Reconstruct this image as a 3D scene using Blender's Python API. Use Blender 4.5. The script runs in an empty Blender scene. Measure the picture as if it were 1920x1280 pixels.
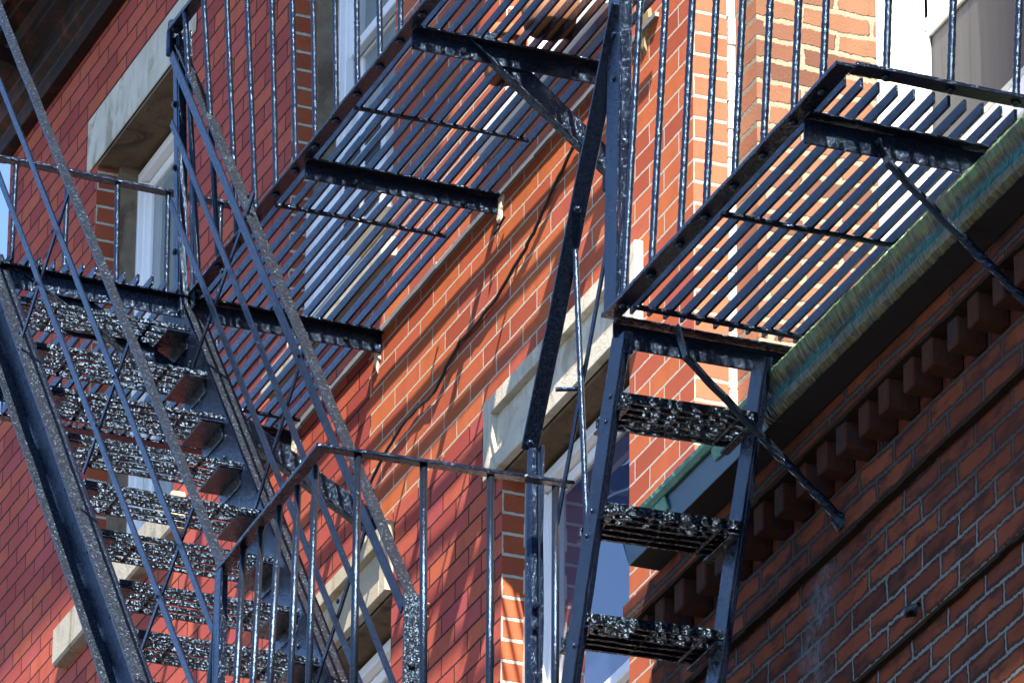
import bpy, bmesh, math, random
from mathutils import Vector, Matrix
random.seed(7)
S = bpy.context.scene
COL = S.collection
rad = math.radians

# ------------------------------------------------------------------ camera
# world frame: X runs along the street front (towards the right), -Y points out of the front wall, Z is up;
# the builders below take y as the distance OUT of the front wall, OUT() turns that into world coordinates
PITCH, YAW, ROLL = rad(25.92), rad(68.6), rad(0.456)
FOC = 13658.0                                   # focal length in pixels of a 1920 px wide frame
def cam_axes():
    ct, st, cp, sp = math.cos(PITCH), math.sin(PITCH), math.cos(YAW), math.sin(YAW)
    f = Vector((-ct*sp, ct*cp, st)); u = Vector((st*sp, -st*cp, ct)); r = Vector((cp, sp, 0))
    cr, sr = math.cos(ROLL), math.sin(ROLL)
    return cr*r + sr*u, -sr*r + cr*u, f
cd = bpy.data.cameras.new('camera'); cam = bpy.data.objects.new('camera', cd); COL.objects.link(cam)
r_, u_, f_ = cam_axes()
M = Matrix((r_, u_, -f_)).transposed().to_4x4(); M.translation = Vector((18.207, -7.108, 1.6))
cam.matrix_world = M
cd.sensor_width = 36.0; cd.lens = FOC/1920*36.0; cd.clip_start = 0.1; cd.clip_end = 5000
S.camera = cam

# ------------------------------------------------------------------ light
SUN = Vector((0.80, -0.222, 1.0)).normalized()
EL = math.asin(SUN.z); AZ = math.atan2(SUN.x, SUN.y)
w = bpy.data.worlds.new('World'); S.world = w; w.use_nodes = True
nt = w.node_tree; nt.nodes.clear()
sky = nt.nodes.new('ShaderNodeTexSky'); sky.sky_type = 'NISHITA'; sky.sun_disc = False
sky.sun_elevation = EL; sky.sun_rotation = AZ; sky.air_density = 1.0; sky.dust_density = 0.0; sky.ozone_density = 5.0; sky.altitude = 2000
bg = nt.nodes.new('ShaderNodeBackground'); bg.inputs['Strength'].default_value = 0.085
wo = nt.nodes.new('ShaderNodeOutputWorld')
nt.links.new(sky.outputs[0], bg.inputs[0]); nt.links.new(bg.outputs[0], wo.inputs[0])
sd = bpy.data.lights.new('sun', 'SUN'); sd.energy = 5.0; sd.angle = rad(0.53); sd.color = (1.0, 0.87, 0.70)
so = bpy.data.objects.new('sun', sd); COL.objects.link(so); so.location = (30, -10, 40)
so.rotation_euler = SUN.to_track_quat('Z', 'Y').to_euler()
S.view_settings.view_transform = 'Standard'; S.view_settings.look = 'None'
S.view_settings.exposure = 2.3; S.view_settings.gamma = 1.0; S.view_settings.use_curve_mapping = False

# ------------------------------------------------------------------ materials
class NT:
    def __init__(s, name):
        s.m = bpy.data.materials.new(name); s.m.use_nodes = True
        s.t = s.m.node_tree; s.b = s.t.nodes['Principled BSDF']
    def n(s, typ, **kw):
        o = s.t.nodes.new('ShaderNode'+typ)
        for k, v in kw.items(): setattr(o, k, v)
        return o
    def l(s, a, b): s.t.links.new(a, b)
    def val(s, node, **kw):
        for k, v in kw.items(): node.inputs[k.replace('_', ' ')].default_value = v
        return node
    def noise(s, vec, scale, detail=3, rough=.55, dist=0):
        o = s.n('TexNoise'); s.val(o, Scale=scale, Detail=detail, Roughness=rough, Distortion=dist)
        if vec is not None: s.l(vec, o.inputs['Vector'])
        return o.outputs['Fac']
    def ramp(s, fac, stops):
        o = s.n('ValToRGB'); e = o.color_ramp.elements
        while len(e) < len(stops): e.new(.5)
        for el, (p, c) in zip(e, stops):
            el.position = p; el.color = c if len(c) == 4 else (*c, 1)
        s.l(fac, o.inputs[0]); return o.outputs[0]
    def mix(s, fac, a, b, typ='MIX'):
        o = s.n('Mix', data_type='RGBA', blend_type=typ)
        for i, v in ((0, fac), (6, a), (7, b)):
            if isinstance(v, (int, float)): o.inputs[i].default_value = v
            elif isinstance(v, tuple): o.inputs[i].default_value = v if len(v) == 4 else (*v, 1)
            else: s.l(v, o.inputs[i])
        return o.outputs[2]
    def math(s, op, a, b=None, c=None, clamp=False):
        o = s.n('Math', operation=op, use_clamp=clamp)
        for i, v in enumerate((a, b, c)):
            if v is None: continue
            if isinstance(v, (int, float)): o.inputs[i].default_value = v
            else: s.l(v, o.inputs[i])
        return o.outputs[0]
    def pos(s):
        g = s.n('NewGeometry'); x = s.n('SeparateXYZ'); s.l(g.outputs['Position'], x.inputs[0])
        return g.outputs['Position'], x.outputs[0], s.math('MULTIPLY', x.outputs[1], -1.0), x.outputs[2]
    def comb(s, a, b, c=0.0):
        o = s.n('CombineXYZ')
        for i, v in enumerate((a, b, c)):
            if isinstance(v, (int, float)): o.inputs[i].default_value = v
            else: s.l(v, o.inputs[i])
        return o.outputs[0]
    def bump(s, h, dist, strength=1.0, prev=None):
        o = s.n('Bump'); s.val(o, Strength=strength, Distance=dist); s.l(h, o.inputs['Height'])
        if prev is not None: s.l(prev, o.inputs['Normal'])
        return o.outputs[0]
    def done(s, col=None, rough=None, normal=None, spec=None):
        for k, v in (('Base Color', col), ('Roughness', rough), ('Specular IOR Level', spec)):
            if v is None: continue
            if isinstance(v, (int, float)): s.b.inputs[k].default_value = v
            elif isinstance(v, tuple): s.b.inputs[k].default_value = (*v, 1)
            else: s.l(v, s.b.inputs[k])
        if normal is not None: s.l(normal, s.b.inputs['Normal'])
        return s.m

COURSE = 0.0677
def brick_mat(name, axis, base, var, width=.2165, mortar=.0042, mcol=(.55, .5, .42), light_zone=False,
              soot=0.0, rough_face=.0015, height=COURSE, vphase=10.405, offset=.5, wob=.004):
    k = NT(name); P, x, y, z = k.pos()
    u = x if axis == 'X' else y
    n1 = k.noise(P, 3.1, 2); n2 = k.noise(P, 9.0, 2)
    du = k.math('ADD', k.math('MULTIPLY', k.math('SUBTRACT', n2, .5), wob*3), k.math('MULTIPLY', k.math('SUBTRACT', k.noise(P, 70, 3, .7), .5), wob*1.5))
    dv = k.math('ADD', k.math('MULTIPLY', k.math('SUBTRACT', n1, .5), wob*2.2),
                k.math('MULTIPLY', k.math('SUBTRACT', k.noise(P, 60, 3, .7), .5), wob*1.7))
    v = k.math('ADD', k.math('SUBTRACT', z, vphase - 677*COURSE), dv)
    uu = k.math('ADD', k.math('ADD', u, 40.0), du)
    vec = k.comb(uu, v)
    b = k.n('TexBrick', offset=offset, offset_frequency=2, squash=1.0)
    k.val(b, Scale=1.0, Mortar_Size=mortar, Mortar_Smooth=.25, Bias=0.0, Brick_Width=width, Row_Height=height)
    b.inputs['Color1'].default_value = (0, 0, 0, 1); b.inputs['Color2'].default_value = (1, 1, 1, 1)
    b.inputs['Mortar'].default_value = (.5, .5, .5, 1)
    k.l(vec, b.inputs['Vector'])
    t = b.outputs['Color']; mask = b.outputs['Fac']
    tone = k.ramp(t, [(0, var[0]), (.35, base), (.7, var[1]), (1, var[2])])
    fine = k.noise(P, 130, 4, .7); mid = k.noise(P, 17, 3)
    tone = k.mix(k.math('MULTIPLY', fine, .32), tone, tuple(c*.62 for c in base))
    tone = k.mix(k.ramp(mid, [(.5, (0, 0, 0)), (.78, (.5, .5, .5))]), tone, tuple(c*.68 for c in base))
    if soot:
        sm = k.noise(k.comb(k.math('MULTIPLY', u, 6.0), k.math('MULTIPLY', z, 16.0), y), 1.0, 4, .6)
        edge = k.n('TexBrick', offset=offset, offset_frequency=2)
        k.val(edge, Scale=1.0, Mortar_Size=.018, Mortar_Smooth=1.0, Brick_Width=width, Row_Height=height)
        k.l(vec, edge.inputs['Vector'])
        sm = k.math('ADD', sm, k.math('MULTIPLY', edge.outputs['Fac'], .36))
        tone = k.mix(k.ramp(sm, [(.48, (0, 0, 0)), (.64, (soot, soot, soot))]), tone, (.016, .0145, .015))
    big = k.noise(k.comb(k.math('MULTIPLY', u, 1.6), k.math('MULTIPLY', z, .55), y), 1.0, 5, .62)
    tone = k.mix(k.ramp(big, [(.44, (0, 0, 0)), (.72, (.55, .55, .55))]), tone, tuple(c*.55 for c in base))
    spot = k.noise(P, 48, 3, .7)
    tone = k.mix(k.ramp(spot, [(.70, (0, 0, 0)), (.74, (.5, .5, .5))]), tone, tuple(min(.6, c*1.35+.03) for c in base))
    mort = k.mix(k.noise(P, 60, 3), mcol, tuple(c*.62 for c in mcol))
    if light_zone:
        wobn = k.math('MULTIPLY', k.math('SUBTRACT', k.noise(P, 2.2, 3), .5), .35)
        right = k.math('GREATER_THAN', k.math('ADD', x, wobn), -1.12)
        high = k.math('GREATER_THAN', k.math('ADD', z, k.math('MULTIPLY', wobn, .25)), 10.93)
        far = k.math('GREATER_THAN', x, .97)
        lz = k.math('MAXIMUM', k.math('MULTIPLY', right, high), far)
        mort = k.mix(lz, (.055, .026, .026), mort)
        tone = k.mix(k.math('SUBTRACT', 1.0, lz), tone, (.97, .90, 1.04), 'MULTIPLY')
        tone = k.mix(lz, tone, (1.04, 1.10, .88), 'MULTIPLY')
    if soot:
        up = k.math('ADD', k.math('SUBTRACT', z, 9.05), k.math('MULTIPLY', k.math('SUBTRACT', big, .5), 1.2))
        mort = k.mix(k.ramp(up, [(.0, (0, 0, 0)), (.30, (.8, .8, .8))]), mort, (.022, .021, .020))
    col = k.mix(mask, tone, mort)
    if soot:
        run = k.math('ADD', k.math('ABSOLUTE', k.math('SUBTRACT', k.math('ADD', x, k.math('MULTIPLY', k.math('SUBTRACT', n1, .5), .5)), k.math('ADD', 2.30, k.math('MULTIPLY', k.math('SUBTRACT', z, 9.0), .25)))), k.math('MULTIPLY', k.noise(P, 22, 4), .16))
        lime = k.ramp(run, [(.09, (.75, .75, .75)), (.22, (0, 0, 0))])
        lime = k.math('MULTIPLY', k.math('MULTIPLY', lime, k.math('LESS_THAN', z, 9.39)), k.ramp(k.noise(P, 30, 5, .75), [(.42, (.1, .1, .1)), (.6, (1, 1, 1))]))
        col = k.mix(lime, col, (.11, .125, .15))
    h = k.math('ADD', k.math('MULTIPLY', mask, -1.0), k.math('MULTIPLY', fine, .22))
    nb = k.bump(h, rough_face*3.6, 1.0)
    return k.done(col, .88, nb, .06)

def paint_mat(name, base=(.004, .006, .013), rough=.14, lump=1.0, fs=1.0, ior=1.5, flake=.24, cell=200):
    k = NT(name); P, x, y, z = k.pos()
    a = k.noise(P, 110*fs, 3, .6); c = k.noise(P, 300*fs, 3, .65); d = k.noise(P, 26, 2)
    h = k.math('ADD', k.math('MULTIPLY', a, 1.0), k.math('MULTIPLY', c, .6))
    nb = k.bump(h, .0030*lump/fs, .6); nb = k.bump(d, .004, .3, nb)
    if flake:      # hammered orange-peel facets in the thick paint
        vo = k.n('TexVoronoi', feature='F1'); k.val(vo, Scale=cell); k.l(P, vo.inputs['Vector'])
        off = k.n('VectorMath', operation='SUBTRACT'); k.l(vo.outputs['Color'], off.inputs[0]); off.inputs[1].default_value = (.5, .5, .5)
        sc = k.n('VectorMath', operation='SCALE'); k.l(off.outputs[0], sc.inputs[0]); sc.inputs['Scale'].default_value = flake
        ad = k.n('VectorMath', operation='ADD'); k.l(nb, ad.inputs[0]); k.l(sc.outputs[0], ad.inputs[1])
        nm = k.n('VectorMath', operation='NORMALIZE'); k.l(ad.outputs[0], nm.inputs[0]); nb = nm.outputs[0]
    col = k.mix(k.ramp(k.noise(P, 14, 4), [(.55, (0, 0, 0)), (.75, (.5, .5, .5))]), base, tuple(q*1.8 for q in base))
    rust = k.noise(P, 7.5, 6, .72)
    col = k.mix(k.ramp(rust, [(.66, (0, 0, 0)), (.74, (.6, .6, .6))]), col, (.035, .014, .007))
    r = k.math('ADD', k.math('MULTIPLY', k.noise(P, 40, 2), .14), rough-.07)
    k.b.inputs['Specular Tint'].default_value = (.32, .58, 1.0, 1); k.b.inputs['IOR'].default_value = ior  # blue tint put in to deepen the reflected sky on black paint
    return k.done(col, r, nb, .5)

def plain_mat(name, col, rough=.6, var=.25, scale=12, bump=.0, bscale=80, spec=.4, stain=None):
    k = NT(name); P, x, y, z = k.pos()
    c = k.mix(k.noise(P, scale, 4), tuple(q*(1-var) for q in col), tuple(min(1, q*(1+var*.5)) for q in col))
    if stain:
        f = k.noise(k.comb(k.math('MULTIPLY', x, 7), k.math('MULTIPLY', y, 7), k.math('MULTIPLY', z, 3)), 1.0, 5, .65, 1.5)
        c = k.mix(k.ramp(f, [(.5, (0, 0, 0)), (.66, (1, 1, 1))]), c, stain)
    nb = k.bump(k.noise(P, bscale, 4, .7), bump, .9) if bump else None
    return k.done(c, rough, nb, spec)

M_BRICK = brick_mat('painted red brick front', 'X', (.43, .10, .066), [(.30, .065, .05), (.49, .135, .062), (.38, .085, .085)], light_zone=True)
M_JAMB = brick_mat('painted red brick returns', 'Y', (.33, .085, .04), [(.28, .07, .038), (.36, .097, .045), (.33, .088, .05)], width=20, mortar=.006)  # same paint as the front, darkened because these faces take full sun
M_END = brick_mat('salmon brick end', 'Y', (.29, .115, .07), [(.26, .10, .06), (.31, .125, .075), (.29, .12, .075)], width=20, mortar=.0062, mcol=(.42, .38, .31))
M_ROUGHX = brick_mat('old rough brick side', 'Y', (.19, .095, .06), [(.10, .05, .04), (.22, .12, .075), (.15, .072, .05)], mortar=.0095, mcol=(.28, .245, .19), rough_face=.003, wob=.011)
M_ROUGHY = brick_mat('old rough brick front', 'X', (.36, .15, .09), [(.22, .09, .06), (.40, .2, .11), (.3, .12, .08)], width=20, mortar=.0095, mcol=(.28, .245, .19), rough_face=.003, wob=.011)
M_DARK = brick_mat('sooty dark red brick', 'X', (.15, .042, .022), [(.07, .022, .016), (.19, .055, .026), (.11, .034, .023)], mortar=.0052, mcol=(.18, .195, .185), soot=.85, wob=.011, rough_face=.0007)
M_BLOCKER = plain_mat('dark sky blocker', (.025, .025, .028), .95, .3, .5, spec=.02)
M_LEDGE_SHADE = plain_mat('dark brown ledge shade', (.022, .014, .009), .9, .5, 20, .003, 90, .1)
M_DENT = plain_mat('dentil brick', (.055, .022, .015), .9, .4, 25, .005, 70, .1, stain=(.028, .022, .026))
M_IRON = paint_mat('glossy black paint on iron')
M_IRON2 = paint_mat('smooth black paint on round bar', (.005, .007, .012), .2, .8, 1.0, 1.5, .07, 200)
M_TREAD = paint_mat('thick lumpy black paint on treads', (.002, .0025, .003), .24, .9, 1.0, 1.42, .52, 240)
M_IRON_SUNLIT = paint_mat('speckled black paint lightened for sunlit faces', (.008, .010, .014), .28, 1.0, 1.0, 1.52, .46, 240)  # iron paint lightened in colour for the faces that catch the sun
M_STONE = plain_mat('pale painted stone', (.58, .55, .46), .9, .3, 9, .004, 150, .1, stain=(.33, .29, .22))
M_STONE_RUST = plain_mat('rust stained pale stone', (.42, .385, .30), .85, .25, 9, .0025, 210, .2, stain=(.30, .19, .09))
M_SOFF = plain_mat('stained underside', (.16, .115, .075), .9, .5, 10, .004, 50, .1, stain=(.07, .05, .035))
M_WHITE = plain_mat('white window vinyl', (.8, .81, .82), .38, .06, 6, 0, 80, .5)
M_SILL = plain_mat('grey stone sill', (.40, .38, .32), .9, .3, 12, .004, 150, .1, stain=(.22, .19, .14))
M_SILLW = plain_mat('white painted sill', (.8, .79, .76), .6, .12, 8, .001, 160, .3)
M_WOOD = plain_mat('weathered wooden jamb', (.2, .16, .11), .85, .5, 22, .002, 90, .2, stain=(.09, .06, .04))
M_TAN = plain_mat('tan wooden board', (.26, .2, .11), .8, .3, 10, .001, 90, .2)
M_CAULK = plain_mat('grey caulk', (.55, .54, .48), .8, .2, 30, .002, 90, .2)
M_CAULKW = plain_mat('lime mortar patch', (.62, .58, .5), .9, .25, 40, .005, 70, .2)
M_FLASH = plain_mat('blue grey flashing', (.2, .22, .25), .55, .35, 14, .001, 90, .4)
M_CORN = plain_mat('rusty brown cornice', (.018, .010, .009), .6, .5, 8, .003, 40, .12, stain=(.07, .022, .008))
M_CORNB = plain_mat('slate blue cornice panel', (.07, .09, .12), .5, .4, 8, .002, 40, .4)
M_AC = plain_mat('white air conditioner shell', (.74, .76, .76), .5, .08, 8, 0, 80, .4)
M_LOUV = plain_mat('dark louvre slots', (.03, .04, .045), .6, .3, 20)
M_POT = plain_mat('terracotta', (.26, .10, .05), .85, .3, 14, .001, 90, .2)
M_POTB = plain_mat('brown terracotta', (.24, .12, .07), .85, .3, 14, .001, 90, .2)
M_RIM = plain_mat('cream glazed rim', (.6, .5, .3), .5, .2, 14)
M_CABLE = plain_mat('black rubber cable', (.012, .012, .012), .5, .2, 20)
M_CLAY = plain_mat('salmon wall hook paint', (.55, .3, .2), .8, .3, 20, .001, 90)
M_GROUND = plain_mat('street asphalt', (.05, .05, .052), .9, .3, .6)
M_DARKIN = plain_mat('dark room interior', (.012, .012, .014), .9, .3, 2)

def copper_mat():
    k = NT('verdigris copper gutter'); P, x, y, z = k.pos()
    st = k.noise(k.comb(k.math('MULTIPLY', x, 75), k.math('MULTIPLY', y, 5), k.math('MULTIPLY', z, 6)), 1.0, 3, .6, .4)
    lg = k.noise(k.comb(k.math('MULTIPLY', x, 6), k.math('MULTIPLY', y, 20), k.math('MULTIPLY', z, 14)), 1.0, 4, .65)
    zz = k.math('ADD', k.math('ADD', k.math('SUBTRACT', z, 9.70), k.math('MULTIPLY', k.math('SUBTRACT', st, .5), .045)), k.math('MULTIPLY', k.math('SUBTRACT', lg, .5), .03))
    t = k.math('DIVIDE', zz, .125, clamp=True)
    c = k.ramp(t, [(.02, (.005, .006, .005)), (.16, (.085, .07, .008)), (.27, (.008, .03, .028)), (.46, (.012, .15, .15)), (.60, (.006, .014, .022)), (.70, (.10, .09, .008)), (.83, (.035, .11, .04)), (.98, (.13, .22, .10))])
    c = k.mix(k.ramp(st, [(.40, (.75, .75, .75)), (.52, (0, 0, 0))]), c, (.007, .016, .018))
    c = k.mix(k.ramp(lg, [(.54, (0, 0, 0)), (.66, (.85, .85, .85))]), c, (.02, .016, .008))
    return k.done(c, .42, k.bump(st, .008, .9), .5)
M_COPPER = copper_mat()
M_COPLIP = plain_mat('bright verdigris lip', (.13, .30, .22), .55, .5, 14, .001, 90, .3, stain=(.05, .16, .15))
M_COPBLUE = plain_mat('blue painted gutter face', (.03, .085, .15), .4, .4, 9, .001, 80, .5)

def glass_mat(name, base, refl, streak=False):
    k = NT(name); P, x, y, z = k.pos()
    col = base
    if streak:
        s = k.noise(k.comb(k.math('MULTIPLY', x, 38), k.math('MULTIPLY', y, 38), k.math('MULTIPLY', z, 1.5)), 1.0, 3, .5)
        col = k.mix(s, tuple(q*.72 for q in base), tuple(min(1, q*1.3) for q in base))
        k.l(col, k.b.inputs['Base Color'])
    else: k.b.inputs['Base Color'].default_value = (*base, 1)
    k.b.inputs['Roughness'].default_value = .6; k.b.inputs['Specular IOR Level'].default_value = .2
    g = k.n('BsdfGlossy'); k.val(g, Roughness=.015)
    wv = k.bump(k.noise(P, 2.4, 1), .012, .35); k.l(wv, g.inputs['Normal'])
    fr = k.n('Fresnel'); k.val(fr, IOR=1.5)
    f = k.math('MULTIPLY', fr.outputs[0], refl, clamp=True)
    mx = k.n('MixShader'); k.l(f, mx.inputs[0]); k.l(k.b.outputs[0], mx.inputs[1]); k.l(g.outputs[0], mx.inputs[2])
    k.l(mx.outputs[0], k.t.nodes['Material Output'].inputs['Surface'])
    return k.m
M_GLASS = glass_mat('window glass over dark room', (.022, .034, .10), 2.0)
M_GLASSC = glass_mat('window glass over lace curtain', (.20, .25, .26), 1.2, True)
M_GLASSG = glass_mat('smoky window glass', (.042, .047, .056), .12, True)

# ------------------------------------------------------------------ mesh helpers
def OUT(p): return Vector((p[0], -p[1], p[2]))
class MB:
    def __init__(s): s.v = []; s.f = []; s.mi = []; s.cur = 0
    def mark(s, k):
        s.mi += [s.cur]*(len(s.f)-len(s.mi)); s.cur = k; return s
    def quad(s, *p):
        i = len(s.v); s.v += [Vector(q) for q in p]; s.f.append(tuple(range(i, i+len(p))))
    def box(s, a, b):
        x0, y0, z0 = (min(p, q) for p, q in zip(a, b)); x1, y1, z1 = (max(p, q) for p, q in zip(a, b))
        i = len(s.v)
        s.v += [Vector(p) for p in ((x0,y0,z0),(x1,y0,z0),(x1,y1,z0),(x0,y1,z0),(x0,y0,z1),(x1,y0,z1),(x1,y1,z1),(x0,y1,z1))]
        s.f += [tuple(i+q for q in t) for t in ((0,3,2,1),(4,5,6,7),(0,1,5,4),(1,2,6,5),(2,3,7,6),(3,0,4,7))]
        return s
    def sweep(s, rings, closed=True):
        i = len(s.v); n = len(rings[0])
        for r in rings: s.v += [Vector(p) for p in r]
        for a in range(len(rings)-1):
            for b in range(n):
                c = (b+1) % n
                s.f.append((i+a*n+b, i+a*n+c, i+(a+1)*n+c, i+(a+1)*n+b))
        if closed:
            s.f.append(tuple(i+b for b in reversed(range(n)))); s.f.append(tuple(i+(len(rings)-1)*n+b for b in range(n)))
        return s
    def bar(s, p0, p1, wvec, tvec, seg=None, jit=.0012):
        """rectangular bar from p0 to p1: the corner p0 plus full-width vectors wvec and tvec"""
        p0, p1, wv, tv = map(Vector, (p0, p1, wvec, tvec)); L = (p1-p0).length
        seg = seg or max(1, int(L/.12))
        rings = []
        for k in range(seg+1):
            j = Vector((random.uniform(-jit, jit), random.uniform(-jit, jit), random.uniform(-jit, jit))) if 0 < k < seg else Vector()
            o = p0.lerp(p1, k/seg)+j
            rings.append((o, o+wv, o+wv+tv, o+tv))
        return s.sweep(rings)
    def tube(s, pts, r, n=8, jit=0):
        pts = [Vector(p) for p in pts]; rings = []
        for k, p in enumerate(pts):
            d = (pts[min(k+1, len(pts)-1)]-pts[max(k-1, 0)]).normalized()
            a = d.cross(Vector((.31, .77, .12))).normalized(); b = d.cross(a)
            rr = r[k] if isinstance(r, (list, tuple)) else r
            rr *= 1+random.uniform(-jit, jit)
            rings.append([p+rr*(math.cos(2*math.pi*q/n)*a+math.sin(2*math.pi*q/n)*b) for q in range(n)])
        return s.sweep(rings)
    def twist(s, p0, p1, r, pitch=.03, step=.006, amp=.03):
        """round bar with a slight rope-like twist"""
        p0, p1 = Vector(p0), Vector(p1); d = p1-p0; L = d.length; d.normalize()
        a = d.cross(Vector((.2, .95, .1))).normalized(); b = d.cross(a); rings = []
        N = max(2, int(L/step))
        for k in range(N+1):
            t = k/N*L; ring = []; j = 1+random.uniform(-.06, .06)
            for q in range(10):
                an = q*math.pi/5; h = r*j*(1+amp*math.cos(2*an-2*math.pi*t/pitch))
                ring.append(p0+d*t+h*(math.cos(an)*a+math.sin(an)*b))
            rings.append(ring)
        return s.sweep(rings)
    def lathe(s, c, prof, n=28):
        rings = [[(c[0]+r*math.cos(2*math.pi*q/n), c[1]+r*math.sin(2*math.pi*q/n), c[2]+h) for q in range(n)] for r, h in prof]
        return s.sweep(rings)
    def extrude_x(s, prof, x0, x1, seg=1):
        """closed (Y,Z) profile drawn along X"""
        return s.sweep([[(x0+(x1-x0)*k/seg, y, z) for y, z in prof] for k in range(seg+1)])
    def bolt(s, c, nrm, r=.011, h=.009):
        c = Vector(c); n = Vector(nrm).normalized(); return s.tube([c, c+n*h*.6, c+n*h], [r, r, r*.6], 6)
    def build(s, name, mat, parent=None, smooth=False, bevel=0.0):
        me = bpy.data.meshes.new(name); o = Vector(parent['_o']) if parent is not None and '_o' in parent else Vector()
        me.from_pydata([tuple(OUT(v)-o) for v in s.v], [], s.f); me.update()
        bm = bmesh.new(); bm.from_mesh(me); bmesh.ops.recalc_face_normals(bm, faces=bm.faces); bm.to_mesh(me); bm.free()
        if isinstance(mat, (list, tuple)):
            for q in mat: me.materials.append(q)
        else: me.materials.append(mat)
        if s.cur or s.mi:
            s.mark(0)
            for p, k in zip(me.polygons, s.mi): p.material_index = k
        if smooth:
            for p in me.polygons: p.use_smooth = True
        ob = bpy.data.objects.new(name, me); COL.objects.link(ob)
        if parent is not None:
            ob.parent = parent
            ob['_o'] = tuple(o) if '_o' in parent else (0, 0, 0)
        if bevel:
            b = ob.modifiers.new('bevel', 'BEVEL'); b.width = bevel; b.segments = 1; b.limit_method = 'ANGLE'; b.angle_limit = rad(50)
        return ob
def thing(name, label, cat, o, group=None):
    e = bpy.data.objects.new(name, None); COL.objects.link(e); e.location = OUT(o); e['_o'] = tuple(OUT(o))
    e['label'] = label; e['category'] = cat; e.empty_display_size = .2
    if group: e['group'] = group
    return e
def tag(o, label, cat, group=None):
    o['label'] = label; o['category'] = cat
    if group: o['group'] = group
    return o
V = Vector
IB = .0016          # softened edge of iron bars

# ------------------------------------------------------------------ ground
g = MB(); g.quad((-600, -600, 0), (600, -600, 0), (600, 600, 0), (-600, 600, 0))
gr = g.build('ground', M_GROUND); gr['kind'] = 'structure'

# ------------------------------------------------------------------ brick building (main front, Y = 0)
bld = thing('brick_building', 'tall red brick building with pale stone lintels behind the fire escape', 'building', (-1.8, 0, 0))
XL, XR, ZT, YB = -5.1, 1.455, 14.95, -3.0
WINS = {'a': (-4.03, -3.06, 11.86, 13.62), 'b': (-1.94, -.97, 11.885, 13.62), 'c': (0., .985, 11.87, 13.62),
        'd': (-1.94, -.925, 8.85, 10.655), 'e': (0., .985, 8.85, 10.665)}
def wall_cells(x0, x1, z0, z1, holes):
    xs = sorted({x0, x1, *[h[0] for h in holes], *[h[1] for h in holes]}); zs = sorted({z0, z1, *[h[2] for h in holes], *[h[3] for h in holes]})
    for i in range(len(xs)-1):
        for j in range(len(zs)-1):
            cx, cz = (xs[i]+xs[i+1])/2, (zs[j]+zs[j+1])/2
            if not any(h[0] < cx < h[1] and h[2] < cz < h[3] for h in holes):
                yield xs[i], xs[i+1], zs[j], zs[j+1]
m = MB()
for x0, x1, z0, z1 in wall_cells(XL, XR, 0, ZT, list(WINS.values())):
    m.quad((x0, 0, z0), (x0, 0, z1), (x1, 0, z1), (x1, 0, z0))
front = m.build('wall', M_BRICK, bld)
for x0, x1, z0, z1 in WINS.values():        # brick returns of the openings
    for xx in (x0, x1):
        m = MB(); m.quad((xx, 0, z0), (xx, 0, z1), (xx, -.078, z1), (xx, -.078, z0)); m.build('window_reveal', M_JAMB, bld)
m = MB(); m.quad((XL, 0, 0), (XL, YB, 0), (XL, YB, ZT), (XL, 0, ZT)); m.quad((XL, YB, ZT), (XR, YB, ZT), (XR, 0, ZT), (XL, 0, ZT))
m.quad((XL, YB, 0), (XL, YB, ZT), (XR, YB, ZT), (XR, YB, 0)); m.build('wall', M_JAMB, bld)
m = MB(); m.quad((XR, 0, 9.0), (XR, -.104, 9.0), (XR, -.104, ZT), (XR, 0, ZT)); m.build('wall_end', M_END, bld)
m = MB()
for k in range(60):
    z0 = 9.6+k*.09; a = .004+random.uniform(-.002, .003)
    m.box((XR-.03, -.104-a*.6, z0), (XR+a, -.131, z0+.0895))
m.build('caulk_strip', M_CAULK, bld, bevel=.003)
m = MB(); m.quad((XR-.02, -.13, 9.0), (1.607, -.13, 9.0), (1.607, -.13, ZT), (XR-.02, -.13, ZT)); m.build('side_wall', M_ROUGHY, bld)
m = MB(); m.quad((1.607, -.13, 9.0), (1.607, -.50, 9.0), (1.607, -.50, ZT), (1.607, -.13, ZT)); m.build('side_wall', M_ROUGHX, bld)
# flashing strip in the course where the balcony is let into the wall
m = MB()
for k in range(26):
    x0 = -2.3+k*.135; j = random.uniform(-.003, .003)
    m.bar((x0, .001, 11.592+j), (x0+.134, .001, 11.592+random.uniform(-.003, .003)), (0, .012, 0), (0, 0, .016+random.uniform(-.003, .004)), 1)
m.build('flashing_strip', M_FLASH, bld)
for (x, z, sx, sz) in ((-1.075, 11.545, .035, .14), (-.03, 11.565, .03, .12), (-1.85, 11.56, .05, .10), (-1.12, 10.93, .05, .07), (1.10, 11.62, .055, .2)):
    m = MB(); pts = []
    for q in range(20):
        an = 2*math.pi*q/20; rr = random.uniform(.55, 1.1); pts.append((x+sx*rr*math.cos(an), z+sz*.5*rr*math.sin(an)))
    m.sweep([[(px, .001, pz) for px, pz in pts], [(x+(px-x)*.8, .008, z+(pz-z)*.8) for px, pz in pts]])
    m.build('mortar_patch', M_TAN if x > 1 else M_CAULKW, bld)

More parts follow.
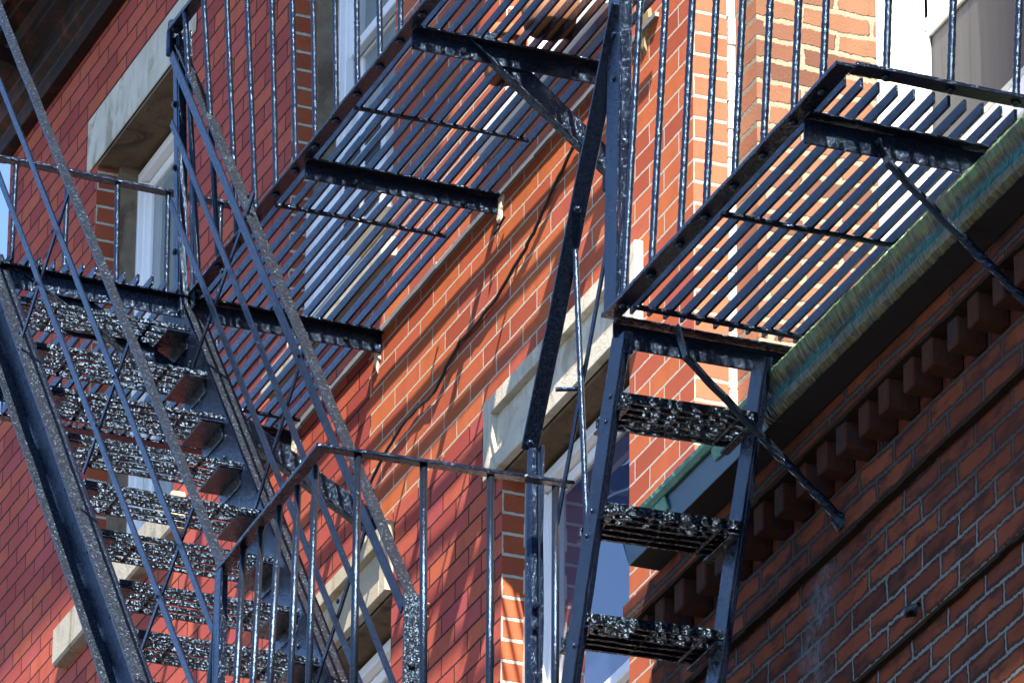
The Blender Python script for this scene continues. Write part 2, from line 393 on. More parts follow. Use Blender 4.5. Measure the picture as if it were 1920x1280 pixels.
def ring(mb, x0, x1, z0, z1, wd, ya, yb):
    mb.box((x0, ya, z0), (x0+wd, yb, z1)); mb.box((x1-wd, ya, z0), (x1, yb, z1))
    mb.box((x0+wd, ya, z0), (x1-wd, yb, z0+wd)); mb.box((x0+wd, ya, z1-wd), (x1-wd, yb, z1))
def lintel(par, x0, x1, z0, z1, panel, mat, name='lintel'):
    m = MB(); b = .055
    if panel:
        ring(m, x0, x1, z0, z1, b, .002, .030); m.box((x0+b, .002, z0+b), (x1-b, .006, z1-b))
    else: m.box((x0, .002, z0), (x1, .008, z1))
    m.build(name, mat, par, bevel=.006)
    m = MB(); m.box((x0+.12, -.2, z0-.004), (x1-.12, .0015, z0+.01)); return m
def window(key, wood, zmeet, glass, sill, lint, panel=False, lmat=M_STONE, smat=M_SILL, ydeep=0.0):
    x0, x1, z0, z1 = WINS[key]; y0 = -.078
    f = MB(); yw = y0-(.055 if wood else .0)
    ring(f, x0+.012, x1-.012, z0, z1-.03, .035, yw-.012, yw-.10)
    f.box((x0+.047, yw-.03, z0+.04), (x0+.06, yw-.06, z1-.07)); f.box((x1-.06, yw-.03, z0+.04), (x1-.047, yw-.06, z1-.07))
    ya = yw-.045
    ring(f, x0+.049, x1-.049, zmeet-.018, z1-.068, .038, ya, ya-.028)           # upper sash
    ring(f, x0+.049, x1-.049, z0+.038, zmeet+.018, .042, ya-.032, ya-.06)       # lower sash
    fr = f.build('window', M_WHITE, bld, bevel=.003)
    p = MB(); p.box((x0+.08, ya-.012, zmeet), (x1-.08, ya-.016, z1-.1)); p.box((x0+.085, ya-.044, z0+.07), (x1-.085, ya-.048, zmeet-.02))
    p.build('pane', glass, fr)
    p = MB(); p.box((x0, ya-.4, z0), (x1, ya-.42, z1)); p.build('room', M_DARKIN, fr)
    if wood:
        p = MB(); p.box((x0-.004, y0, z0), (x0+.03, yw-.02, z1)); p.build('jamb_board', M_WOOD, fr); p = MB(); p.box((x1-.03, y0, z0), (x1+.004, yw-.02, z1)); p.build('jamb_board', M_WOOD, fr)
    else:
        for xe, sg in ((x0, 1), (x1, -1)):
            p = MB()
            for k in range(24):
                zz = z0+k*(z1-z0)/24; j = random.uniform(0, .006)
                p.box((xe-.002*sg, y0+.004+j, zz), (xe+(.014+j*.5)*sg, y0-.012, zz+(z1-z0)/24))
            p.build('caulk_line', M_CAULK, fr)
    if lint:
        s = lintel(fr, *lint, panel, lmat); s.v = []; s.f = []
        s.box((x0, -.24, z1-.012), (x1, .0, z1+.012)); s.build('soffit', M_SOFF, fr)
    if sill:
        sx0, sx1, sz0, sz1 = sill
        q = MB(); q.box((sx0, -.20, sz0), (sx1, .05, sz1)); q.build('sill', smat, fr, bevel=.008)
    return fr
window('a', True, 12.75, M_GLASSC, (-4.20, -2.93, 11.71, 11.855), (-4.135, -2.95, 13.622, 13.84))
fb = window('b', True, 13.04, M_GLASSC, (-2.05, -.925, 11.805, 11.882), (-2.05, -.87, 13.622, 13.84))
window('c', False, 12.75, M_GLASSC, (-.12, .93, 11.765, 11.868), (-.11, 1.08, 13.622, 13.84), smat=M_SILLW)
window('d', False, 9.75, M_GLASSC, (-2.05, -.83, 8.76, 8.848), (-2.04, -.905, 10.657, 10.895), True, M_STONE_RUST)
window('e', False, 9.80, M_GLASS, (-.1, 1.08, 8.76, 8.848), (-.085, 1.095, 10.667, 10.925), True)
p = MB(); p.box((-1.94, -.03, 11.885), (-.97, -.075, 12.0)); p.build('sill_board', M_TAN, fb)
p = MB()            # accordion filler panel beside the air conditioner
for k in range(9):
    xx = -1.925+k*.064; p.box((xx, -.052-(k % 2)*.006, 12.003), (xx+.062, -.066, 12.47))
p.box((-1.93, -.046, 12.003), (-1.36, -.05, 12.03)); p.build('filler_panel', M_WHITE, fb)

# air conditioner
ac = thing('air_conditioner', 'white louvred air conditioner in the window above the balcony grating', 'air conditioner', (-1.16, -.1, 12.0))
p = MB(); p.box((-1.35, -.3, 12.003), (-.985, .03, 12.40)); p.build('shell', M_AC, ac, bevel=.01)
for (zz, h) in ((12.045, .11), (12.19, .075), (12.30, .07)):
    for (xa, xb) in ((-1.325, -1.19), (-1.14, -1.005)):
        p = MB()
        n = int(h/.0125)
        for k in range(n): p.bar((xa+random.uniform(-.004, .004), .031, zz+k*.0125), (xb, .031, zz+k*.0125), (0, .004, 0), (0, 0, .0072), 1)
        p.build('louvre', M_LOUV, ac)

# main cornice
m = MB()
prof = [(.002, 14.15), (.05, 14.15), (.05, 14.21), (.085, 14.235), (.085, 14.30), (.14, 14.33), (.14, 14.37), (.16, 14.40), (.21, 14.41), (.21, 14.45), (.50, 14.455),
        (.51, 14.47), (.51, 14.52), (.55, 14.56), (.585, 14.61), (.585, 14.70), (.0, 14.76)]
m.extrude_x(prof, XL-.05, XR+.06, 1); co = m.build('cornice', M_CORN, bld, bevel=.004)
for k in range(9):
    x0 = -4.75+k*.72; m = MB()
    m.extrude_x([(.142, 14.332), (.48, 14.452), (.48, 14.40), (.38, 14.36), (.22, 14.29), (.142, 14.27)], x0, x0+.14); m.build('cornice_bracket', M_CORN, co, bevel=.004)
for k in range(8):
    m = MB(); m.box((-4.52+k*.72, .24, 14.452), (-4.12+k*.72, .48, 14.4485)); m.build('cornice_panel', M_CORNB, co)

# ------------------------------------------------------------------ dark building (right)
dk = thing('dark_brick_building', 'low dark sooty brick building with green copper gutter and brick dentils', 'building', (4, 0, 0))
X0, X1 = 1.25, 7.0
m = MB()
# fronts of the stepped bands, each lower band set further back
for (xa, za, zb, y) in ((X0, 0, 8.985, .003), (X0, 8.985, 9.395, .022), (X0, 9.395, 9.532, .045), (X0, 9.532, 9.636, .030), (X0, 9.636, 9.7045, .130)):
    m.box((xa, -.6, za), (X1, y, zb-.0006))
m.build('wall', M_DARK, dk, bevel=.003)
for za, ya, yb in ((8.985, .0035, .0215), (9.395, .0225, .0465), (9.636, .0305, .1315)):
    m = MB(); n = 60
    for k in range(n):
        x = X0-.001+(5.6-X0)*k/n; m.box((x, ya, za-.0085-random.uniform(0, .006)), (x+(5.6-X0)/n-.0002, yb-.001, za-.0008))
    m.build('course_shadow_ledge', M_LEDGE_SHADE, dk)  # dark strips: shade under the projecting courses put in as colour
m = MB(); m.box((9.0, -24, 0), (30, 1.25, 25)); m.build('unseen_sky_blocker', M_BLOCKER, dk)  # added unseen block: cuts off sky from +X and darkens iron reflections
for k in range(34):
    x = X0+.075+k*.1345
    m = MB(); j = random.uniform(-.004, .004)
    m.box((x+j, .0305, 9.545+random.uniform(-.003, .003)), (x+.062+j, .119+random.uniform(-.005, .003), 9.6345)); m.build('dentil', M_DENT, dk, bevel=.004)
GX0, GXM, GX1 = 1.505, 2.45, 7.0
def lip_run(x0, x1, prof, wav, seg):
    m = MB(); rings = []
    for k in range(seg+1):
        x = x0+(x1-x0)*k/seg
        rings.append([(x, y+random.uniform(-wav, wav) if y > .1 else y, z+random.uniform(-wav, wav) if y > .1 else z) for y, z in prof])
    return m.sweep(rings)
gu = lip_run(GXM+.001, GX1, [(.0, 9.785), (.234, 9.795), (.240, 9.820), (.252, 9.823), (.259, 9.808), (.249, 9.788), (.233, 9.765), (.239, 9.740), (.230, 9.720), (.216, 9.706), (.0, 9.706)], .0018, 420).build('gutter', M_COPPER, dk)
lip_run(GX0, GXM, [(.0, 9.785), (.238, 9.780), (.238, 9.788), (.216, 9.706), (.0, 9.706)], .0, 1).build('gutter_box', M_COPBLUE, gu)
lip_run(GX0-.02, GXM, [(.2386, 9.778), (.241, 9.802), (.253, 9.808), (.262, 9.798), (.259, 9.786), (.247, 9.776)], .0008, 90).build('gutter_lip', M_COPLIP, gu)
for x0, x1 in ((1.68, 1.82), (2.14, 2.26)):
    lip_run(x0, x1, [(.2395, 9.776), (.244, 9.776), (.234, 9.742), (.228, 9.742)], .001, 20).build('verdigris_drip', M_COPLIP, gu)
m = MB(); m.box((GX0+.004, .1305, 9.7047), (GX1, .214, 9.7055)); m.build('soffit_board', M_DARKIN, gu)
m = MB(); m.box((1.612, -.64, 9.72), (X1, -.0, 9.77)); m.build('roof', M_FLASH, dk)
# set-back upper front with the wide window
m = MB()
for x0, x1, z0, z1 in wall_cells(1.60, X1, 9.734, 14.5, [(1.66, 3.6, 10.55, 13.0)]): m.quad((x0, -.80, z0), (x0, -.80, z1), (x1, -.80, z1), (x1, -.80, z0))
m.build('rear_wall', M_ROUGHX, dk)
f = MB()
for (ya, yb, xx) in ((-.502, -.53, 1.612), (-.53, -.576, 1.605), (-.576, -.618, 1.616), (-.618, -.655, 1.609)): f.box((1.50, ya, 9.74), (xx, yb, 13.6))
f.box((1.612, -.653, 11.475), (3.6, -.70, 11.52)); f.box((1.612, -.66, 11.52), (3.6, -.70, 13.0))
f.box((1.612, -.653, 10.92), (3.6, -.70, 11.03)); f.box((1.612, -.66, 9.74), (3.6, -.70, 10.92))
fw = f.build('window', M_WHITE, dk, bevel=.003)
p = MB(); p.box((1.609, -.662, 11.03), (3.6, -.668, 11.475)); p.build('pane', M_GLASSG, fw)
p = MB(); ring(p, 1.61, 3.55, 11.031, 11.474, .022, -.6535, -.661); p.build('sash_bead', M_CAULK, fw)
# iron anchor on the dark front
an = MB(); an.tube([(2.93, .024, 9.02), (2.93, .05, 9.015), (2.96, .06, 9.01), (3.02, .055, 9.0)], [.012, .014, .008, .006], 8)
tag(an.build('wall_anchor', M_IRON2), 'small black iron anchor sticking out of the sooty brick wall', 'anchor')

# ------------------------------------------------------------------ iron building blocks
def angle_beam(mb, x, ya, yb, ztop, h=.062, fl=.036, t=.007):
    """angle iron running out from the wall: upright leg facing +X, flange on top"""
    mb.bar((x, ya, ztop-h), (x, yb, ztop-h), (t, 0, 0), (0, 0, h-t-.0005), None, .0008)
    mb.bar((x, ya, ztop-t), (x, yb, ztop-t), (fl, 0, 0), (0, 0, t), None, .0008)
def grating(mb, x0, x1, y0, y1, z, pitch, t=.007, h=.024, jit=.004, stub=0.012):
    n = int(round((y1-y0)/pitch))
    for k in range(n+1):
        y = y0+(y1-y0)*k/n+random.uniform(-.0025, .0025)
        a, b = x0+random.uniform(-jit, jit), x1+random.uniform(-jit, jit)*stub/.012
        mb.bar((a, y, z), (b, y+random.uniform(-.003, .003), z), (0, t, 0), (0, 0, h), max(2, int((b-a)/.25)), .0009)
def unit(d): return Vector(d).normalized()
def strap(mb, p0, p1, wd, t=.006):
    """flat bar lying in a plane parallel to the wall"""
    d = unit(V(p1)-V(p0)); n = V((-d.z, 0, d.x))
    mb.bar(V(p0)-n*wd/2, V(p1)-n*wd/2, n*wd, V((0, t, 0)), None, .0008)
def top_bar(mb, p0, p1, wy, t=.008):
    """flat handrail bar: wide face turned up, width along Y"""
    d = unit(V(p1)-V(p0)); n = V((-d.z, 0, d.x)); n = n if n.z > 0 else -n
    mb.bar(V(p0), V(p1), V((0, wy, 0)), n*t, None, .001)

# ------------------------------------------------------------------ upper left balcony
Z2 = 11.60
bal = thing('fire_escape_balcony', 'long black iron grating balcony on braces against the red brick wall', 'fire escape', (-.4, 0, Z2))
m = MB(); grating(m, -2.07, 1.30, .04, .588, Z2, .0435, .008, .030); grating(m, -2.07, -1.0, .64, 1.225, Z2, .0435, .008, .028, jit=.012); m.build('grating', M_IRON, bal)
m = MB(); m.bar((-1.04, .612, Z2-.004), (1.32, .612, Z2-.004), (0, .043, 0), (0, 0, .010), None, .0012); m.build('edge_bar', M_IRON, bal, bevel=IB)
m = MB(); m.bar((-2.09, 1.24, Z2-.004), (-1.06, 1.24, Z2-.004), (0, .035, 0), (0, 0, .010)); m.bar((-2.11, .0, Z2-.006), (-2.11, 1.27, Z2-.006), (.04, 0, 0), (0, 0, .010)); m.build('edge_bar', M_IRON, bal, bevel=IB)
for x, yo, h in ((-1.055, 1.262, .07), (-.042, .628, .06), (.855, .628, .066), (-1.86, 1.24, .06)):
    m = MB(); angle_beam(m, x, -.01, yo, Z2-.001, h)
    m.bolt((x+.007, .47, Z2-.045), (1, 0, 0)); m.bolt((x+.007, .12, Z2-.045), (1, 0, 0), .009)
    m.build('beam', M_IRON, bal, bevel=IB)
for x, ya, yb in ((.345, .06, .612), (-.337, .06, .612), (-1.74, .02, .24)):
    m = MB(); m.tube([(x, ya+(yb-ya)*k/8, Z2-.004+random.uniform(-.001, .001)) for k in range(9)], .0075, 8, .08); m.build('cross_rod', M_IRON, bal)
# braces: angle iron from the beam down to the wall
for x, yo, zo, yi, zi, wd in ((.845, .45, 11.60, .0, 11.235, .075), (-1.075, 1.20, 11.60, -.0, 10.90, .075)):
    m = MB(); d = unit((0, yi-yo, zi-zo)); n = V((0, -d.z, d.y)); n = n if n.z > 0 else -n
    m.bar(V((x, yo, zo)), V((x, yi, zi)), V((.008, 0, 0)), n*wd, None, .001)
    m.bar(V((x, yo, zo))-n*.008, V((x, yi, zi))-n*.008, V((.034, 0, 0)), n*.0075, None, .001)
    m.build('brace', M_IRON, bal, bevel=IB)
    m = MB(); m.box((x-.02, .001, zi-.03), (x+.06, .02, zi+.07)); m.bolt((x+.03, .02, zi+.02), (0, 1, 0)); m.build('wall_plate', M_IRON, bal, bevel=.003)
XS = [-.976, -.795, -.625, -.453, -.274, -.101, .07, .248, .427, .616, .783, .96, 1.13]
LEAN = [.072, .076, .063, .061, .042, .04, .034, .03, .025, .03, .018, .018, .015]
for x, le in zip(XS, LEAN):
    m = MB(); m.twist((x, .633, Z2+.004), (x, .633+le, 12.56), .0093, amp=.03); m.bolt((x, .633, Z2-.003), (0, 0, -1), .013, .012); m.build('baluster', M_IRON2, bal, True)
m = MB(); m.bar((-1.11, .672, 12.56), (1.34, .63, 12.56), (0, .044, 0), (0, 0, .014), 14); m.build('top_rail', M_IRON, bal, bevel=IB)
# railing at the far end
for y0, y1 in ((1.09, 1.08), (.907, .899), (.723, .721), (.53, .549), (.365, .373), (.19, .19)):
    m = MB(); m.twist((-2.09, y0, Z2), (-2.09, y1, 12.51), .0095, amp=.03); m.build('baluster', M_IRON2, bal, True)
m = MB(); m.bar((-2.11, .02, 12.50), (-2.11, 1.27, 12.525), (.036, 0, 0), (0, 0, .012), 10, .002); m.build('top_rail', M_IRON, bal, bevel=IB)
# double angle newel at the head of the stair
m = MB(); a, b = V((-1.075, .672, Z2-.06)), V((-1.17, .672, 12.565))
m.bar(a, b, V((.035, 0, 0)), V((0, .006, 0)), 9, .0015); m.bar(a+V((.046, -.02, 0)), b+V((.046, -.02, 0)), V((.008, 0, 0)), V((0, .026, 0)), 9, .0015)
m.bar(a+V((.07, -.03, 0)), b+V((.05, -.03, 0)), V((.03, 0, 0)), V((0, .006, 0)), 9, .0015)
for t in (.22, .52, .75): m.bolt(a.lerp(b, t)+V((.02, .006, 0)), (0, 1, 0), .012, .012)
m.build('newel_post', M_IRON, bal, bevel=IB)
m = MB(); m.tube([(-1.16, .69, 12.50), (-1.163, .69, 12.58), (-1.14, .692, 12.605), (-1.105, .695, 12.58), (-1.085, .695, 12.55)], .0135, 8, .1); m.build('rail_hook', M_IRON, bal)

# ------------------------------------------------------------------ left staircase
st = thing('fire_escape_staircase', 'steep black iron staircase with slatted treads and crossed handrails', 'staircase', (.6, .95, 8.65))
DIR = unit((.176, 0, -.229)); NUP = V((.229, 0, .176)).normalized()
def zline(x): return 10.245-1.29*x
def stringer(yw, sgn):
    m = MB(); a = V((-1.10, yw, zline(-1.10))); b = V((1.22, yw, zline(1.22)))
    off = .175
    m.bar(a-NUP*off, b-NUP*off, V((0, .007*-sgn, 0)), NUP*off, 26, .0008)
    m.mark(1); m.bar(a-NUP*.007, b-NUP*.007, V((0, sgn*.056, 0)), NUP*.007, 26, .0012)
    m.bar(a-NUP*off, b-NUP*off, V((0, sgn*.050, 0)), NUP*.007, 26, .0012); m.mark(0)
    for k in range(10):
        c = a.lerp(b, (k+.55)/10)-NUP*.09; m.bolt(c+V((0, .001 if sgn > 0 else .007, 0)), (0, 1, 0), .009, .006)
    return m.build('stringer', [M_IRON, M_IRON_SUNLIT], st, bevel=IB)
stringer(1.238, 1); stringer(.664, -1)
for i in range(12):
    X = -.915+.1765*i; Z = 11.432-.2295*i
    m = MB()
    for q in range(5):
        xx = X-.006-q*.0425+random.uniform(-.002, .002); zz = Z+random.uniform(-.0015, .0015)
        ya, yb = .672+random.uniform(0, .006), 1.236-random.uniform(0, .006)
        m.bar((xx, ya, zz-.009), (xx, yb, zz-.009+random.uniform(-.002, .002)), (-.009, 0, 0), (0, 0, .0150), 20, .0006)
    for yy in (.80, 1.10): m.tube([(X-.001, yy, Z-.002), (X-.19, yy, Z-.002)], .006, 6)
    tr = m.build('tread', M_TREAD, st)
    for ya, yb in ((.672, .748), (1.178, 1.236)):
        b = MB(); b.box((X-.205, ya, Z-.019), (X-.012, yb, Z-.0125)); b.box((X-.205, ya if ya < 1 else yb-.007, Z-.06), (X-.03, (ya if ya < 1 else yb-.007)+.007, Z-.0195)); b.build('bracket', M_IRON, tr, bevel=IB)
# left handrail with two mid rails and straps (outer side)
YO = 1.293
m = MB(); top_bar(m, (-1.25, YO, 12.76), (1.29, YO, 9.600), .030, .009); m.build('handrail', M_IRON_SUNLIT, st, bevel=IB)
for p0, p1 in (((-1.12, YO, 12.355), (1.24, YO, 9.40)), ((-.99, YO, 11.89), (1.25, YO, 9.09))):
    m = MB(); strap(m, p0, p1, .026); m.build('mid_rail', M_IRON, st, bevel=IB)
for p0, p1 in (((-.241, YO, 11.50), (-.68, YO, 11.18)), ((.39, YO, 10.72), (-.03, YO, 10.45)), ((1.007, YO, 9.94), (.563, YO, 9.66))):
    m = MB(); strap(m, p0+V((0, -.008, 0)) if False else (p0[0], YO-.008, p0[2]), (p1[0], YO-.008, p1[2]), .019)
    for t in (.02, .33, .66, .98):
        m.bolt(V((p0[0], YO+.006, p0[2])).lerp(V((p1[0], YO+.006, p1[2])), t), (0, 1, 0), .008, .006)
    m.build('strap', M_IRON, st, bevel=IB)
m = MB(); m.bar((-1.165, 1.262, Z2-.004), (-1.165, 1.262, 12.65), (.036, 0, 0), (0, .03, 0), 8, .0012); m.build('newel_post', M_IRON, st, bevel=IB)
# right handrail (wall side)
YI = .695
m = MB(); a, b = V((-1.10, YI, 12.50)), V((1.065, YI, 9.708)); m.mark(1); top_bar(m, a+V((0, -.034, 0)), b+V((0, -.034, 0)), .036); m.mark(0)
strap(m, a+V((-.02, 0, -.022)), b+V((-.02, 0, -.022)), .036); m.build('handrail', [M_IRON, M_IRON_SUNLIT], st, bevel=IB)
for p0, p1 in (((-1.10, YI, 12.228), (1.01, YI, 9.448)), ((-1.085, YI, 11.938), (1.05, YI, 9.153))):
    m = MB(); strap(m, p0, p1, .027); m.build('mid_rail', M_IRON, st, bevel=IB)
for p0, p1 in (((-.31, YI, 11.613), (-.849, YI, 11.258)), ((.17, YI, 10.863), (-.25, YI, 10.513)), ((.713, YI, 10.063), (.32, YI, 9.733))):
    m = MB(); strap(m, (p0[0], YI-.008, p0[2]), (p1[0], YI-.008, p1[2]), .021)
    for t in (.03, .45, .97): m.bolt(V((p0[0], YI+.006, p0[2])).lerp(V((p1[0], YI+.006, p1[2])), t), (0, 1, 0), .009, .008)
    m.build('strap', M_IRON, st, bevel=IB)
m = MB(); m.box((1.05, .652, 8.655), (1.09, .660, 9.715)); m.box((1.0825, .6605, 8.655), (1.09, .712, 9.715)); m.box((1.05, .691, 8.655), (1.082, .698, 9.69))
m.bolt((1.09, .688, 9.50), (1, 0, 0), .012); m.bolt((1.09, .688, 9.45), (1, 0, 0), .008); m.build('newel_post', M_IRON_SUNLIT, st, bevel=.003)

# ------------------------------------------------------------------ lower landing railing
Z1 = 8.65
ld = thing('fire_escape_landing', 'lower black iron landing with plain round baluster railing at the stair foot', 'fire escape', (1.5, .65, Z1))
m = MB(); grating(m, .9, 2.03, .05, 1.28, Z1, .045); m.build('grating', M_IRON, ld)
for x in (1.0, 1.95):
    m = MB(); angle_beam(m, x, -.01, 1.32, Z1-.001, .07); m.build('beam', M_IRON, ld)
m = MB(); m.bar((1.275, 1.288, 9.592), (2.062, 1.288, 9.625), (0, .036, 0), (0, 0, .011), 8, .0015); m.bar((2.03, .60, 9.643), (2.03, 1.2875, 9.625), (.034, 0, 0), (0, 0, .011), 8, .0015); m.build('top_rail', M_IRON, ld, bevel=IB)
for x0, x1 in ((1.317, 1.442), (1.449, 1.581), (1.573, 1.725), (1.795, 1.863), (1.944, 1.998)):
    e = (x1-x0)*.42
    m = MB(); m.tube([(x1, 1.302+e*.5, Z1), (x1, 1.302, 9.60)], .0095, 10); m.build('baluster', M_IRON2, ld, True)
for y0, y1 in ((1.204, 1.203), (1.008, 1.02), (.828, .832), (.646, .648)):
    m = MB(); m.tube([(2.046, y0, Z1), (2.046, y1, 9.635)], .0105, 10); m.build('baluster', M_IRON2, ld, True)
m = MB(); m.tube([(1.0, 1.31, Z1), (1.10, 1.305, 9.0), (1.20, 1.30, 9.35), (1.262, 1.30, 9.60)], .010, 8); m.build('rail_stay', M_IRON2, ld, True)
m = MB(); m.bar((1.265, 1.288, Z1), (1.272, 1.288, 9.59), (.008, 0, 0), (0, .036, 0), 8, .0012); m.bar((1.273, 1.316, Z1), (1.281, 1.316, 9.59), (.04, 0, 0), (0, .008, 0), 8, .0012); m.build('corner_post', M_IRON, ld, bevel=IB)

# ------------------------------------------------------------------ right balcony
ZR = 9.94
rb = thing('fire_escape_balcony', 'short black iron grating balcony over the green gutter with tall twisted balusters', 'fire escape', (3.2, .3, ZR))
m = MB(); grating(m, 2.50, 3.865, .06, .615, ZR, .0455, .008, .030); m.build('grating', M_IRON, rb)
m = MB(); m.bar((2.46, .642, ZR-.006), (3.97, .642, ZR-.006), (0, .048, 0), (0, 0, .012), None, .0014); m.build('edge_bar', M_IRON, rb, bevel=IB)
m = MB(); m.bar((3.935, .0, ZR-.006), (3.935, .641, ZR-.006), (.05, 0, 0), (0, 0, .012), None, .0014); m.build('edge_bar', M_IRON, rb, bevel=IB)
for x in (2.455, 3.69):
    m = MB(); angle_beam(m, x, -.3, .655, ZR-.0065, .075, .04); m.bolt((x+.007, .46, ZR-.045), (1, 0, 0), .012, .02); m.build('beam', M_IRON, rb, bevel=IB)
for x, ya, yb in ((3.13, .03, .635), (2.555, .03, .635)):
    m = MB(); m.tube([(x, ya+(yb-ya)*k/8, ZR-.006+random.uniform(-.001, .001)) for k in range(9)], .0085, 8, .08); m.build('cross_rod', M_IRON, rb)
for x, a, b, c in ((2.575, (.53, 9.885), (.505, 9.80), (.040, 9.435)), (3.69, (.465, 9.90), (.434, 9.845), (.022, 9.495))):
    m = MB(); m.bar((x-.004, a[0]+.0, a[1]), (x-.004, b[0], b[1]), (.03, 0, 0), (0, -.006, -.008), 3)
    pts = []; N = 30
    for k in range(N+1):
        t = k/N; pts.append((x+.011-(.055*t if x < 3 else 0)+.002*math.sin(t*30), b[0]+(c[0]-b[0])*t, b[1]+(c[1]-b[1])*t))
    d = (V(pts[-1])-V(pts[0])).normalized(); a1 = V((1, 0, 0)); b1 = d.cross(a1); rings = []
    for k, p in enumerate(pts):
        an = max(0, (k-14))*.32; h1, h2 = (.0125, .010)
        rings.append([V(p)+h1*ca*(math.cos(an)*a1+math.sin(an)*b1)+h2*cb*(math.cos(an)*b1-math.sin(an)*a1) for ca, cb in ((1, .4), (.4, 1), (-.4, 1), (-1, .4), (-1, -.4), (-.4, -1), (.4, -1), (1, -.4))])
    m.sweep(rings); m.build('brace', M_IRON2, rb)
    m = MB(); xf = x+.011-(.055 if x < 3 else 0); m.tube([(xf, c[0]-.002, c[1]-.002), (xf, c[0]+.022, c[1]+.012)], [.028, .017], 10); m.build('brace_foot', M_IRON, rb)
for x in (2.554, 2.741, 2.932, 3.099, 3.283, 3.466, 3.654, 3.831):
    m = MB(); m.bolt((x, .664, ZR-.005), (0, 0, -1), .013, .012); m.twist((x, .664, ZR+.006), (x, .664-.054, ZR+1.03), .0098, amp=.035); m.build('baluster', M_IRON2, rb, True)
for y0, y1 in ((.551, .501), (.379, .326), (.203, .142)):
    m = MB(); m.bolt((3.958, y0, ZR-.005), (0, 0, -1), .013, .012); m.twist((3.958, y0, ZR+.006), (3.958, y1, ZR+1.03), .0098, amp=.035); m.build('baluster', M_IRON2, rb, True)
m = MB(); m.bar((2.45, .592, ZR+1.03), (3.98, .592, ZR+1.03), (0, .04, 0), (0, 0, .012)); m.bar((3.94, .0, ZR+1.03), (3.94, .591, ZR+1.03), (.04, 0, 0), (0, 0, .012)); m.build('top_rail', M_IRON, rb, bevel=IB)
m = MB(); m.bar((2.43, .662, 9.96), (2.46, .662, 10.98), (.083, 0, 0), (0, .008, 0), 9, .0012); m.bar((2.505, .632, 9.96), (2.535, .632, 10.98), (.008, 0, 0), (0, .0295, 0), 9, .0012)
for z in (10.62, 10.75, 10.88): m.bolt((2.50, .670, z), (0, 1, 0), .010, .008)
m.build('corner_post', M_IRON, rb, bevel=IB)
m = MB(); m.box((2.47, .635, 9.80), (2.55, .662, 9.862)); m.build('hanger_block', M_IRON, rb, bevel=.002)

# ------------------------------------------------------------------ right stair
rs = thing('fire_escape_staircase', 'narrow steep iron ladder stair with blue sheen hanging below the short balcony', 'staircase', (2.3, .43, 8.65))
SD = unit((-.341, 0, -.825)); SN = V((SD.z, 0, -SD.x)); SN = SN if SN.x > 0 else -SN
for y in (.660, .268):
    m = MB(); top = V((2.515, y, 9.835)) if y > .4 else V((2.52, y, 9.815)); top = top-SD*(.05 if y < .4 else .02); bot = top+SD*1.3
    m.bar(top-SN*.043, bot-SN*.043, SN*.086, V((0, .008, 0)), 14, .001)
    m.bar(top+SN*.036, bot+SN*.036, SN*.007, V((0, -.014, 0)), 14, .001)
    for t in (.12, .17, .35, .40, .62, .78): m.bolt(top.lerp(bot, t)+SN*random.uniform(-.02, .02)+V((0, .008, 0)), (0, 1, 0), .008, .005)
    m.build('stringer', M_IRON, rs, bevel=IB)
for i in range(5):
    X = 2.535-.117*i; Z = 9.682-.262*i
    m = MB()
    for q in range(6):
        xx = X-.004-q*.034
        m.bar((xx, .277, Z-.013+.012), (xx, .659, Z-.013), (-.010, 0, 0), (0, 0, .026), 10, .0012)
    m.box((X-.0, .203, Z-.018), (X+.006, .645, Z+.02)) if False else None
    for yy in (.33, .47, .61): m.tube([(X-.002, yy, Z), (X-.18, yy, Z)], .007, 6)
    tr = m.build('tread', M_TREAD, rs)
    for ya, yb, dz in ((.632, .659, 0), (.277, .302, .011)):
        b = MB(); b.box((X-.20, ya, Z-.026+dz), (X-.01, yb, Z-.0185+dz)); b.build('bracket', M_IRON, tr, bevel=IB)
# handrail from the corner post down to the lower landing
m = MB(); a, b = V((2.529, .64, 10.83)), V((1.90, .64, 9.80)); d = unit(b-a); n = V((d.z, 0, -d.x)); n = n if n.x > 0 else -n
m.bar(a, b, V((0, .048, 0)), n*-.008, 10, .0012); m.bar(a+V((0, .0, 0))-n*.0085, b-n*.0085, V((0, .008, 0)), n*-.03, 10, .0012)
for t in (.46, .985): m.bolt(a.lerp(b, t)+V((0, .03, 0)), n, .012, .012)
m.build('handrail', M_IRON, rs, bevel=IB)
m = MB(); m.bar((1.895, .634, Z1), (1.89, .634, 9.81), (.04, 0, 0), (0, .008, 0), 9, .002); m.tube([(1.93, .665, Z1), (1.925, .665, 9.30), (1.92, .665, 9.62), (1.91, .66, 9.80)], [.019, .018, .017, .014], 8, .05)
m.bolt((1.95, .665, 9.33), (1, 0, 0), .012); m.bolt((1.95, .665, 9.27), (1, 0, 0), .009); m.build('newel_post', M_IRON, rs, bevel=IB)
m = MB(); strap(m, (2.455, .64, 10.30), (2.03, .64, 9.50), .022); m.build('strap', M_IRON, rs, bevel=IB)
m = MB(); m.twist((2.196, .655, 10.26), (2.285, .655, 9.40), .0085); m.build('strap', M_IRON2, rs, True)
m = MB(); m.tube([(2.15, .69, 9.865), (2.185, .64, 9.86)], .007, 6); m.build('tie_bolt', M_IRON, rs)

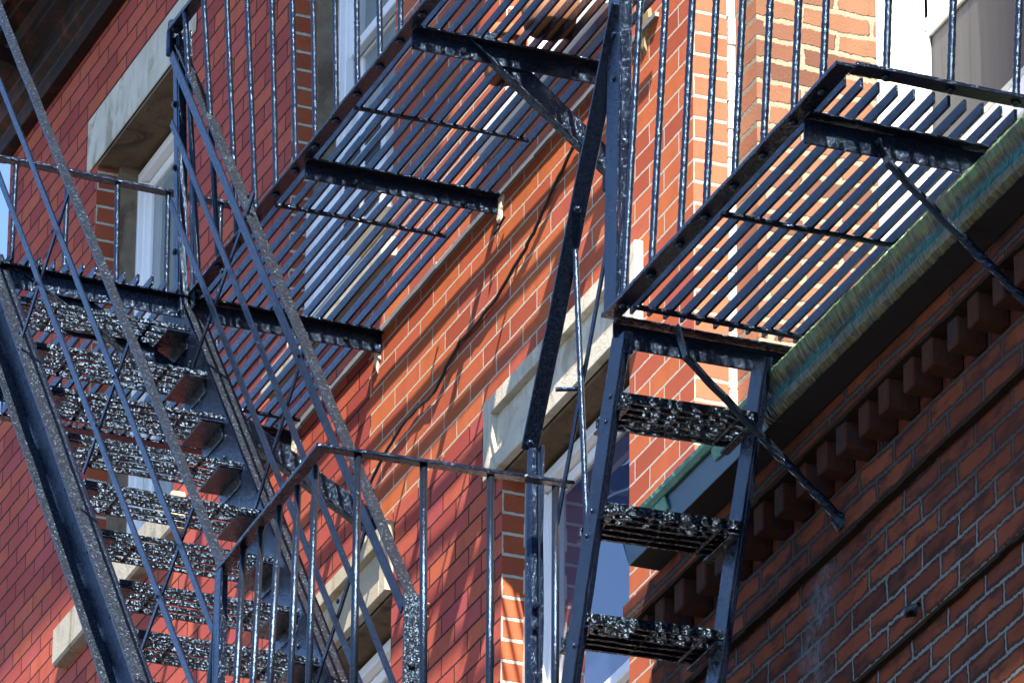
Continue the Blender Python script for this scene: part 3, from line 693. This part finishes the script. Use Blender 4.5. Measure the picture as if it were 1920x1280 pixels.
# ------------------------------------------------------------------ small things
m = MB(); c = (.62, .255, 11.6255)
m.lathe(c, [(.0, .0), (.046, .0), (.049, .005), (.062, .115), (.063, .117), (.071, .117), (.073, .122), (.074, .15), (.07, .154), (.063, .152), (.06, .11), (.0, .105)], 32)
tag(m.build('flower_pot', M_POT, smooth=True), 'terracotta flower pot standing on the long grating left of the brace', 'pot')
p2 = thing('flower_pot', 'brown pot with cream rim standing on the long grating beyond the top beam', 'pot', (.96, .24, 11.6255))
m = MB(); m.lathe((.96, .24, 11.6255), [(.0, .0), (.07, .0), (.075, .006), (.095, .15), (.0, .149)], 32); m.build('pot_body', M_POTB, p2, True)
m = MB(); m.lathe((.96, .24, 11.6255), [(.0955, .135), (.108, .137), (.112, .15), (.112, .185), (.106, .19), (.0955, .188)], 32); m.build('rim', M_RIM, p2, True)
cab = [(.928, 11.453), (.682, 11.467), (.57, 11.469), (.432, 11.42), (.276, 11.343), (.199, 11.316), (-.038, 11.256), (-.213, 11.246), (-.338, 11.249), (-.458, 11.212), (-.547, 11.171), (-.707, 11.187), (-.835, 11.18), (-.974, 11.152), (-1.2, 11.06)]
m = MB(); pts = []
for i in range(len(cab)-1):
    for k in range(5):
        t = k/5; pts.append((cab[i][0]*(1-t)+cab[i+1][0]*t, .008+.004*random.random(), cab[i][1]*(1-t)+cab[i+1][1]*t+random.uniform(-.002, .002)))
m.tube(pts, .0055, 8); tag(m.build('wall_cable', M_CABLE, smooth=True), 'thin black cable wandering across the sunlit orange brick', 'cable')
m = MB(); m.tube([(-.02, .012, 11.50), (-.03, .02, 11.47), (-.01, .03, 11.455), (.01, .025, 11.47), (.0, .012, 11.49), (.03, .012, 11.50)], .004, 6)
tag(m.build('wire_loop', M_CABLE, smooth=True), 'small loose wire loop below the white mortar patch', 'wire')
m = MB(); pts = [(-.60, .002, 10.478), (-.60, .045, 10.474), (-.597, .062, 10.468), (-.594, .066, 10.460), (-.60, .058, 10.452), (-.61, .02, 10.448), (-.615, .002, 10.44)]
for p, q in zip(pts, pts[1:]): m.bar(p, q, (.022, 0, 0), (0, 0, .006), 1)
tag(m.build('wall_hook', M_CLAY, bevel=.004), 'salmon painted iron hook bent out of the brick wall near the railing', 'hook')
for o in bpy.data.objects:
    if '_o' in o: del o['_o']
